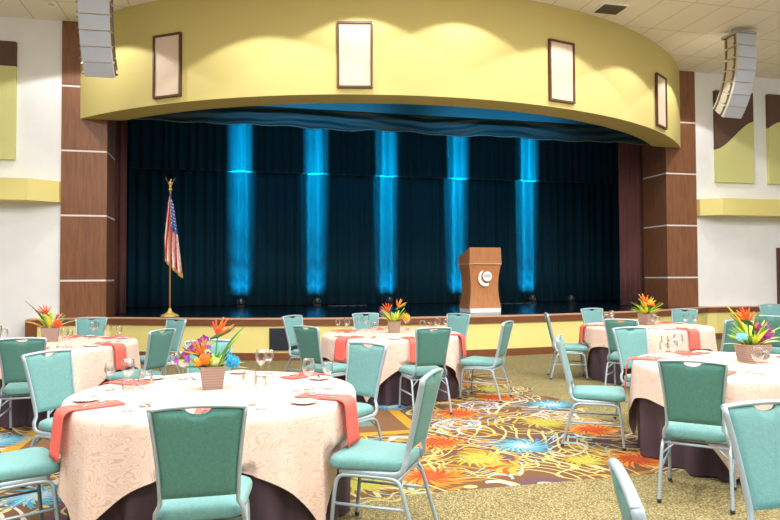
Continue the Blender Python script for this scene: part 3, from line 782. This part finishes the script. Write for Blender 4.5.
protos = {'water_goblet': proto_goblet(), 'wine_glass': proto_wine(), 'bread_plate': proto_plate(), 'butter_knife': flat('butter_knife', 'knife'), 'teaspoon': flat('teaspoon', 'spoon'), 'fork': flat('fork', 'fork'), 'napkin': napkin_mesh('napkin', .235)}
pused = set()
def put(kind, loc, rz, label, cat, group):
    o = protos[kind]
    if kind in pused: o = copy_tree(o)
    pused.add(kind); o.location = loc; o.rotation_euler = (0, 0, rz); tag(o, label, cat, group); return o
ZT = TOPZ+.0035
def setting(cx, cy, ang, where, rn):
    a = radians(ang); c, s = cos(a), sin(a)
    def P(rad, side): return (cx+rad*c-side*s, cy+rad*s+side*c, ZT)     # side>0: counter-clockwise = sitter's right
    put('napkin', (cx, cy, ZT-.0035), a, 'coral napkin over the table edge '+where, 'napkin', 'coral napkins')
    put('fork', (P(.75, -.03)[0], P(.75, -.03)[1], ZT+.0125), a+pi+rn.uniform(-.15, .15), 'fork on the coral napkin '+where, 'fork', 'forks')
    put('butter_knife', (P(.74, .025)[0], P(.74, .025)[1], ZT+.0125), a+pi+rn.uniform(-.15, .15), 'table knife on the coral napkin '+where, 'knife', 'table knives')
    q = P(.56, .14); put('teaspoon', (q[0], q[1], ZT), a+pi+rn.uniform(-.2, .2), 'spoon beside the napkin '+where, 'spoon', 'spoons')
    q = P(.73, -.20); put('bread_plate', q, 0, 'small white bread plate '+where, 'plate', 'bread plates')
    put('butter_knife', (q[0], q[1], ZT+.013), a+.9+rn.uniform(-.3, .3), 'butter knife across the bread plate '+where, 'knife', 'butter knives')
    q = P(.56+rn.uniform(-.02, .02), .21); put('water_goblet', q, 0, 'taller water goblet '+where, 'glass', 'water goblets')
    q = P(.66+rn.uniform(-.02, .02), .27); put('wine_glass', q, 0, 'shorter wine glass '+where, 'glass', 'wine glasses')

TABLES = {
 'T1': dict(c=(-.115, 4.32), corner=-48, short='front left table'),
 'T2': dict(c=(-2.0, 8.0), corner=-66, short='far left table'),
 'T3': dict(c=(1.96, 8.09), corner=-32, short='middle table below the stage'),
 'T4': dict(c=(5.84, 8.31), corner=-118, short='back right table'),
 'T5': dict(c=(4.11, 4.5), corner=-138, short='front right table'),
 'T7': dict(c=(8.2, 7.85), corner=-100, short='mostly hidden table at right edge'),
}
# table, angle, distance, extra turn, place, chair wording
SEATS = [
 ('T1', -91.5, 1.12, 0, 'nearest', 'with its back to the camera'), ('T1', 195, 1.16, 12, 'left', 'cut off by the left edge, seat only'), ('T1', 142, 1.26, 0, 'far left', 'facing the camera at far left'),
 ('T1', 94, 1.24, 0, 'farthest', 'behind the flowers'), ('T1', 38, 1.18, 0, 'far right', 'facing the camera at far right'), ('T1', -33, 1.12, 1, 'right', 'in profile on the right'),
 ('T2', -86, 1.14, 0, 'nearest', 'with its back to the camera'), ('T2', 88, 1.38, 0, 'farthest', 'close to the stage front'), ('T2', -32, 1.16, 0, 'near right', 'with dark back towards the camera, right side'), ('T2', 40, 1.3, 0, 'far right', 'directly below the flag'),
 ('T3', 134, 1.36, 0, 'far left', 'beside the dark vent grille'), ('T3', -144, 1.16, 0, 'near left', 'in front of the vent grille'), ('T3', 92, 1.14, 0, 'farthest', 'just left of the flowers'), ('T3', -86, 1.16, 0, 'nearest', 'with its back to the camera'),
 ('T3', 36, 1.2, 0, 'far right', 'below the podium'), ('T3', -32, 1.18, -8, 'right', 'in profile on the right'),
 ('T4', 164, 1.12, -6, 'left', 'in profile on the left'), ('T4', 90, 1.16, 0, 'farthest', 'left of the flowers, facing the camera'), ('T4', -136, 1.26, 0, 'near left', 'with its back to the camera, left side'), ('T4', 32, 1.18, 0, 'far right', 'in front of the right pillar'), ('T4', -86, 1.28, 6, 'nearest', 'with its back to the camera, right side'),
 ('T5', 144, 1.2, 4, 'left', 'in profile on the left'), ('T5', 92, 1.24, 0, 'farthest', 'facing the camera'), ('T5', -146.5, 1.26, 13, 'nearest', 'with its back to the camera'),
]
EXTRA_SETTINGS = [('T5', 20, 'far right'), ('T5', -60, 'near right'), ('T2', 150, 'far left'), ('T2', -150, 'near left')]
for k, T in TABLES.items():
    make_table(T['c'][0], T['c'][1], T['corner'], sum(map(ord, k)), 'the '+T['short'],
        [(T['c'][0]+q[2]*cos(radians(q[1])), T['c'][1]+q[2]*sin(radians(q[1])), radians(q[1])+pi+radians(q[3])) for q in SEATS if q[0] == k]+([(7.235, 7.345, radians(27))] if k == 'T7' else []))
rn = random.Random(21)
for tk, ang, dist, turn, pl, who in SEATS:
    cx, cy = TABLES[tk]['c']; a = radians(ang); sh = TABLES[tk]['short']
    place_chair(cx+dist*cos(a), cy+dist*sin(a), a+pi+radians(turn), 'teal banquet chair at the '+sh+', '+who, 'teal banquet chairs')
    setting(cx, cy, ang+(13 if ang == 195 else 0), 'at the '+pl+' place, '+sh, rn)
for tk, ang, pl in EXTRA_SETTINGS:
    setting(TABLES[tk]['c'][0], TABLES[tk]['c'][1], ang, 'at the '+pl+' place, '+TABLES[tk]['short'], rn)
# chairs whose tables lie outside the photograph
def chair_by_back(x, y, face, lab):
    place_chair(x+.32*cos(face), y+.32*sin(face), face, lab, 'teal banquet chairs')
chair_by_back(1.02, 1.56, radians(-25), 'teal banquet chair at the bottom edge, only its silver top rail showing')
chair_by_back(2.215, 2.34, radians(-91), 'large teal banquet chair at the lower right corner, facing the camera')
chair_by_back(6.95, 7.2, radians(27), 'teal banquet chair behind the front right flowers, mostly hidden')
chair_by_back(9.78, 10.15, radians(-105), 'distant teal banquet chair at the right photo edge near the white wall')

# ------------------------------------------------------------------ centrepieces
def leaf(parent, base, az, tilt, length, w, col, curl=.5, name='leaf'):
    b = MB(); K = 8; L = []; C_ = []; Rr = []
    d = Vector((cos(az), sin(az), 0)); side = Vector((-sin(az), cos(az), 0)); p = Vector(base); el = tilt
    for k in range(K+1):
        t = k/K; ww = 1.35*w*(sin(pi*min(.97, .12+.85*t)))**.9
        nrm = d*(-sin(el))+Vector((0, 0, cos(el)))
        L.append(p+side*ww+nrm*ww*.25); C_.append(p.copy()); Rr.append(p-side*ww+nrm*ww*.25)
        p = p+(d*cos(el)+Vector((0, 0, 1))*sin(el))*(length/K); el -= curl/K
    n = K+1
    b.add(L+C_+Rr, [(k, n+k, n+k+1, k+1) for k in range(K)]+[(n+k, 2*n+k, 2*n+k+1, n+k+1) for k in range(K)], 0, True)
    return b.build(name, PLANT[col], parent, solid=.0015)
def paradise(parent, base, az, h, lean=.25, col=('orange', 'red')):
    d = Vector((cos(az), sin(az), 0)); top = Vector(base)+d*lean*h+Vector((0, 0, h))
    f = empty('bird_of_paradise', (0, 0, 0)); f.parent = parent
    MB().tube(smooth_path([base, Vector(base)+d*lean*h*.3+Vector((0, 0, h*.6)), top]), .005, n=6).build('stem', PLANT['green'], f)
    b = MB(); K = 6
    sd = Vector((-d.y, d.x, 0))
    for q, (e, ln, aw) in enumerate([(1.25, .13, 0), (.95, .14, .25), (.6, .13, -.2), (1.6, .12, .3), (.3, .12, .1), (1.95, .11, -.25)]):
        dd = (d*cos(e)+Vector((0, 0, 1))*sin(e)+sd*aw).normalized(); u = dd.cross(sd).normalized(); vs = []
        for k in range(K+1):
            t = k/K; ww = .016*sin(pi*min(.98, .1+.86*t)); c = top+dd*ln*t
            vs += [c+sd*ww+u*ww*.4, c-u*ww*.3, c-sd*ww+u*ww*.4]
        b.add(vs, [(k*3+i, k*3+i+1, k*3+i+4, k*3+i+3) for k in range(K) for i in range(2)], q % 2, True)
    b.build('petals', [PLANT[col[0]], PLANT[col[1]]], f, solid=.002)
    MB().tube([top-d*.05-Vector((0, 0, .02)), top, top+d*.07+Vector((0, 0, .025)), top+d*.12+Vector((0, 0, .06))], [.006, .014, .009, .002], n=8).build('bract', PLANT['dark'], f)
    return f
def orchid(parent, base, az, h, reach, col=('purple', 'magenta'), n=9):
    d = Vector((cos(az), sin(az), 0)); f = empty('orchid_spray', (0, 0, 0)); f.parent = parent
    pts = smooth_path([Vector(base), Vector(base)+Vector((0, 0, h*.6))+d*reach*.15, Vector(base)+Vector((0, 0, h))+d*reach*.6, Vector(base)+Vector((0, 0, h*.95))+d*reach])
    MB().tube(pts, .003, n=5).build('stem', PLANT['green'], f)
    b = MB(); r_ = random.Random(int(az*100)+n)
    for k in range(n):
        c = pts[int(len(pts)*(.35+.64*k/n))]+Vector((r_.uniform(-.025, .025), r_.uniform(-.025, .025), r_.uniform(-.02, .02)))
        for q in range(5):
            a = 2*pi*q/5+r_.random(); dx = Vector((cos(a), -.45+.3*r_.random(), sin(a))).normalized(); si = dx.cross(Vector((0, 1, 0))).normalized()
            b.add([c, c+dx*.011+si*.008, c+dx*.022, c+dx*.011-si*.008], [(0, 1, 2, 3)], (k+q) % 2)
    b.build('blossoms', [PLANT[col[0]], PLANT[col[1]]], f, solid=.002)
def pom(parent, c, r, col, stemfrom):
    f = empty('pom_flower', (0, 0, 0)); f.parent = parent
    MB().tube([stemfrom, c], .003, n=5).build('stem', PLANT['green'], f)
    b = MB(); N = 46; gA = pi*(3-sqrt(5))
    for k in range(N):
        z = 1-2*(k+.5)/N; q = sqrt(1-z*z); d = Vector((q*cos(gA*k), q*sin(gA*k), z)); si = d.orthogonal().normalized()
        cc = Vector(c); b.add([cc+d*r*.3, cc+d*r*.75+si*r*.24, cc+d*r*1.05, cc+d*r*.75-si*r*.24], [(0, 1, 2, 3)], 0)
    b.sphere(c, r*.7); b.build('petals', PLANT[col], f, solid=.002)
def planter(parent, w0, w1, h):
    b = MB(); v = []
    for w, z in ((w0, 0), (w1, h), (w1-.012, h), (w1-.014, h-.025)): v += [(-w, -w, z), (w, -w, z), (w, w, z), (-w, w, z)]
    f = [(3, 2, 1, 0)]+[(4*k+i, 4*k+(i+1) % 4, 4*k+4+(i+1) % 4, 4*k+4+i) for k in range(3) for i in range(4)]+[(12, 13, 14, 15)]
    b.add(v, f); b.build('planter', m_weave, parent)
def az(deg): return radians(deg)
def arrangement(x, y, rz, lab, w0, w1, h, leaves, birds, orch, poms):
    r = empty('flower_arrangement', (x, y, ZT)); tag(r, lab, 'flowers', 'tropical flower centrepieces')
    r.rotation_euler = (0, 0, rz); planter(r, w0, w1, h); zb = h-.03
    for (a, t, ln, w, c) in leaves: leaf(r, (.03*cos(az(a)), .03*sin(az(a)), zb), az(a), radians(t), ln, w, c)
    for (a, hh, le, c) in birds: paradise(r, (.02*cos(az(a)), .02*sin(az(a)), zb), az(a), hh, le, c)
    for (a, hh, re, c, n_) in orch: orchid(r, (.03*cos(az(a)), .03*sin(az(a)), zb), az(a), hh, re, c, n_)
    for (px_, py_, pz_, rad, c) in poms: pom(r, (px_, py_, pz_), rad, c, (px_*.3, py_*.3, zb))
O1 = ('orange', 'red'); O2 = ('amber', 'orange'); PU = ('purple', 'magenta')
rl = random.Random(5)
def ruff(n, cols, ln=(.12, .20), w=.015, t=(40, 84)):
    return [(360*k/n+rl.uniform(-12, 12), rl.uniform(*t), rl.uniform(*ln), w*rl.uniform(.7, 1.3), cols[k % len(cols)]) for k in range(n)]
# T1: purple spray leaning left, tall bird of paradise and leaf to the right, blue bloom
arrangement(-.145, 4.42, radians(6), 'flowers in square planter on the front left table, blue bloom at right', .060, .080, .148,
   ruff(26, ['lime', 'pale', 'green', 'lime'], (.10, .17), .013)+[(0, 70, .34, .026, 'green'), (8, 66, .30, .02, 'lime'), (185, 35, .2, .026, 'lime'), (200, 22, .18, .024, 'green'), (350, 15, .2, .006, 'pale'), (20, 22, .2, .006, 'pale')],
   [(10, .225, .06, O1), (185, .10, .5, O2)], [(180, .22, .05, PU, 8), (178, .13, .14, PU, 9), (200, .09, .22, ('magenta', 'purple'), 5), (172, .18, .10, PU, 8)], [(.13, -.02, .17, .048, 'blue'), (.10, .03, .20, .035, 'blue'), (-.05, -.05, .20, .04, 'orange'), (-.09, -.04, .18, .035, 'amber')])
# T2
arrangement(-2.08, 8.2, radians(10), 'flowers in square planter on the far left table, dark pointed leaf rising left', .075, .095, .16,
   ruff(22, ['yellow', 'lime', 'green', 'pale'], (.14, .26), .016)+[(175, 68, .42, .018, 'dark'), (180, 35, .28, .022, 'yellow'), (0, 35, .28, .02, 'pale'), (190, 40, .25, .02, 'amber')],
   [(175, .18, .12, O1)], [(10, .16, .08, PU, 10)], [(.08, -.06, .2, .05, 'red')])
# T3
arrangement(2.02, 8.2, radians(-8), 'flowers in square planter on the middle table, two spiky orange blooms', .065, .082, .15,
   ruff(28, ['lime', 'yellow', 'lime', 'green'], (.16, .28), .013),
   [(20, .20, .2, O2), (170, .15, .35, ('red', 'orange'))], [(170, .16, .14, ('red', 'purple'), 9)], [(.15, -.05, .2, .055, 'amber'), (-.05, -.05, .24, .03, 'purple')])
# T4
arrangement(5.95, 8.45, radians(12), 'flowers in square planter on the back right table, dense orange top', .075, .095, .17,
   ruff(40, ['lime', 'lime', 'yellow', 'green'], (.18, .30), .013, (30, 84)),
   [(200, .16, .2, O2), (90, .20, .1, O2), (0, .15, .25, O2)], [], [(0, -.06, .33, .05, 'amber'), (.07, -.03, .30, .045, 'orange'), (-.08, -.03, .31, .04, 'amber')])
# T5
arrangement(4.21, 4.56, radians(-4), 'flowers in wide planter on the front right table, purple orchids at right', .078, .102, .155,
   ruff(34, ['lime', 'yellow', 'green', 'lime'], (.16, .28), .014)+[(165, 76, .40, .028, 'yellow'), (160, 74, .34, .02, 'green'), (30, 80, .32, .016, 'dark'), (178, 20, .24, .01, 'pale'), (0, 22, .26, .022, 'pale'), (350, 35, .22, .024, 'lime')],
   [(170, .22, .10, O1), (120, .20, .05, ('red', 'orange'))], [(330, .19, .08, PU, 22), (340, .13, .12, PU, 22), (320, .10, .10, PU, 16)], [(-.12, -.03, .22, .045, 'paleblue'), (.06, 0, .30, .028, 'orange')])

# ------------------------------------------------------------------ light
w = bpy.data.worlds.new('world'); scene.world = w; w.use_nodes = True
bg = w.node_tree.nodes['Background']; bg.inputs[0].default_value = (.97, .985, 1, 1); bg.inputs[1].default_value = 0.62
def area(loc, size, energy, col=(1, .985, .96), rot=(0, 0, 0)):
    L = bpy.data.lights.new('ceiling_lamp_and_fill', 'AREA'); L.shape = 'DISK'; L.size = size; L.energy = energy; L.color = col
    o = bpy.data.objects.new('ceiling_lamp_and_fill', L); COL.objects.link(o); o.location = loc; o.rotation_euler = rot; return o
for x in (-3.5, 1.0, 5.5, 9.5):
    for y in (-2.5, 1.5, 5.4):
        area((x, y, CEIL-.06), .9, 265)
# added unseen upward fill lights to brighten the ceiling
for x in (-2.5, 2.0, 6.5, 11):
    for y in (-1.5, 4.0):
        area((x, y, 5.2), 1.2, 130, (1, .98, .96), (pi, 0, 0))
# wall-wash downlights in a straight row in front of the curved wall
for ang, gap in ((-41, 1.1), (-21.5, 1.35), (-11, .9), (0, .9), (12.5, 1.25), (25, 1.3), (39, 1.1)):
    L = bpy.data.lights.new('wall_wash', 'SPOT'); L.energy = 215*gap; L.color = (1, .98, .94); L.spot_size = radians(120); L.spot_blend = .1; L.shadow_soft_size = .06
    o = bpy.data.objects.new('wall_wash', L); COL.objects.link(o); o.location = (VCX+(VR+gap)*sin(radians(ang)), VCY-(VR+gap)*cos(radians(ang)), CEIL-.03)
# added blue fill hidden behind the fascia to brighten teaser and header
for x in (1.2, 6.2):
    L = bpy.data.lights.new('drape_fill', 'AREA'); L.shape = 'RECTANGLE'; L.size = 4; L.size_y = .15; L.energy = 16; L.color = (.1, .6, .9); L.spread = radians(60)
    o = bpy.data.objects.new('drape_fill', L); COL.objects.link(o); o.location = (x, 11.6, 5.0); o.rotation_euler = (radians(88), 0, 0)
# two added dim blue fill lights, unseen above the stage
for x in (1.5, 6.0):
    L = bpy.data.lights.new('stage_fill', 'AREA'); L.shape = 'RECTANGLE'; L.size = 3.5; L.size_y = .2; L.energy = 18; L.color = (.1, .6, 1)
    o = bpy.data.objects.new('stage_fill', L); COL.objects.link(o); o.location = (x, 14.6, 6.2); o.rotation_euler = (radians(8), 0, 0)

scene.view_settings.view_transform = 'Standard'; scene.view_settings.look = 'None'
scene.view_settings.exposure = -0.36; scene.view_settings.gamma = 1.0; scene.view_settings.use_curve_mapping = False
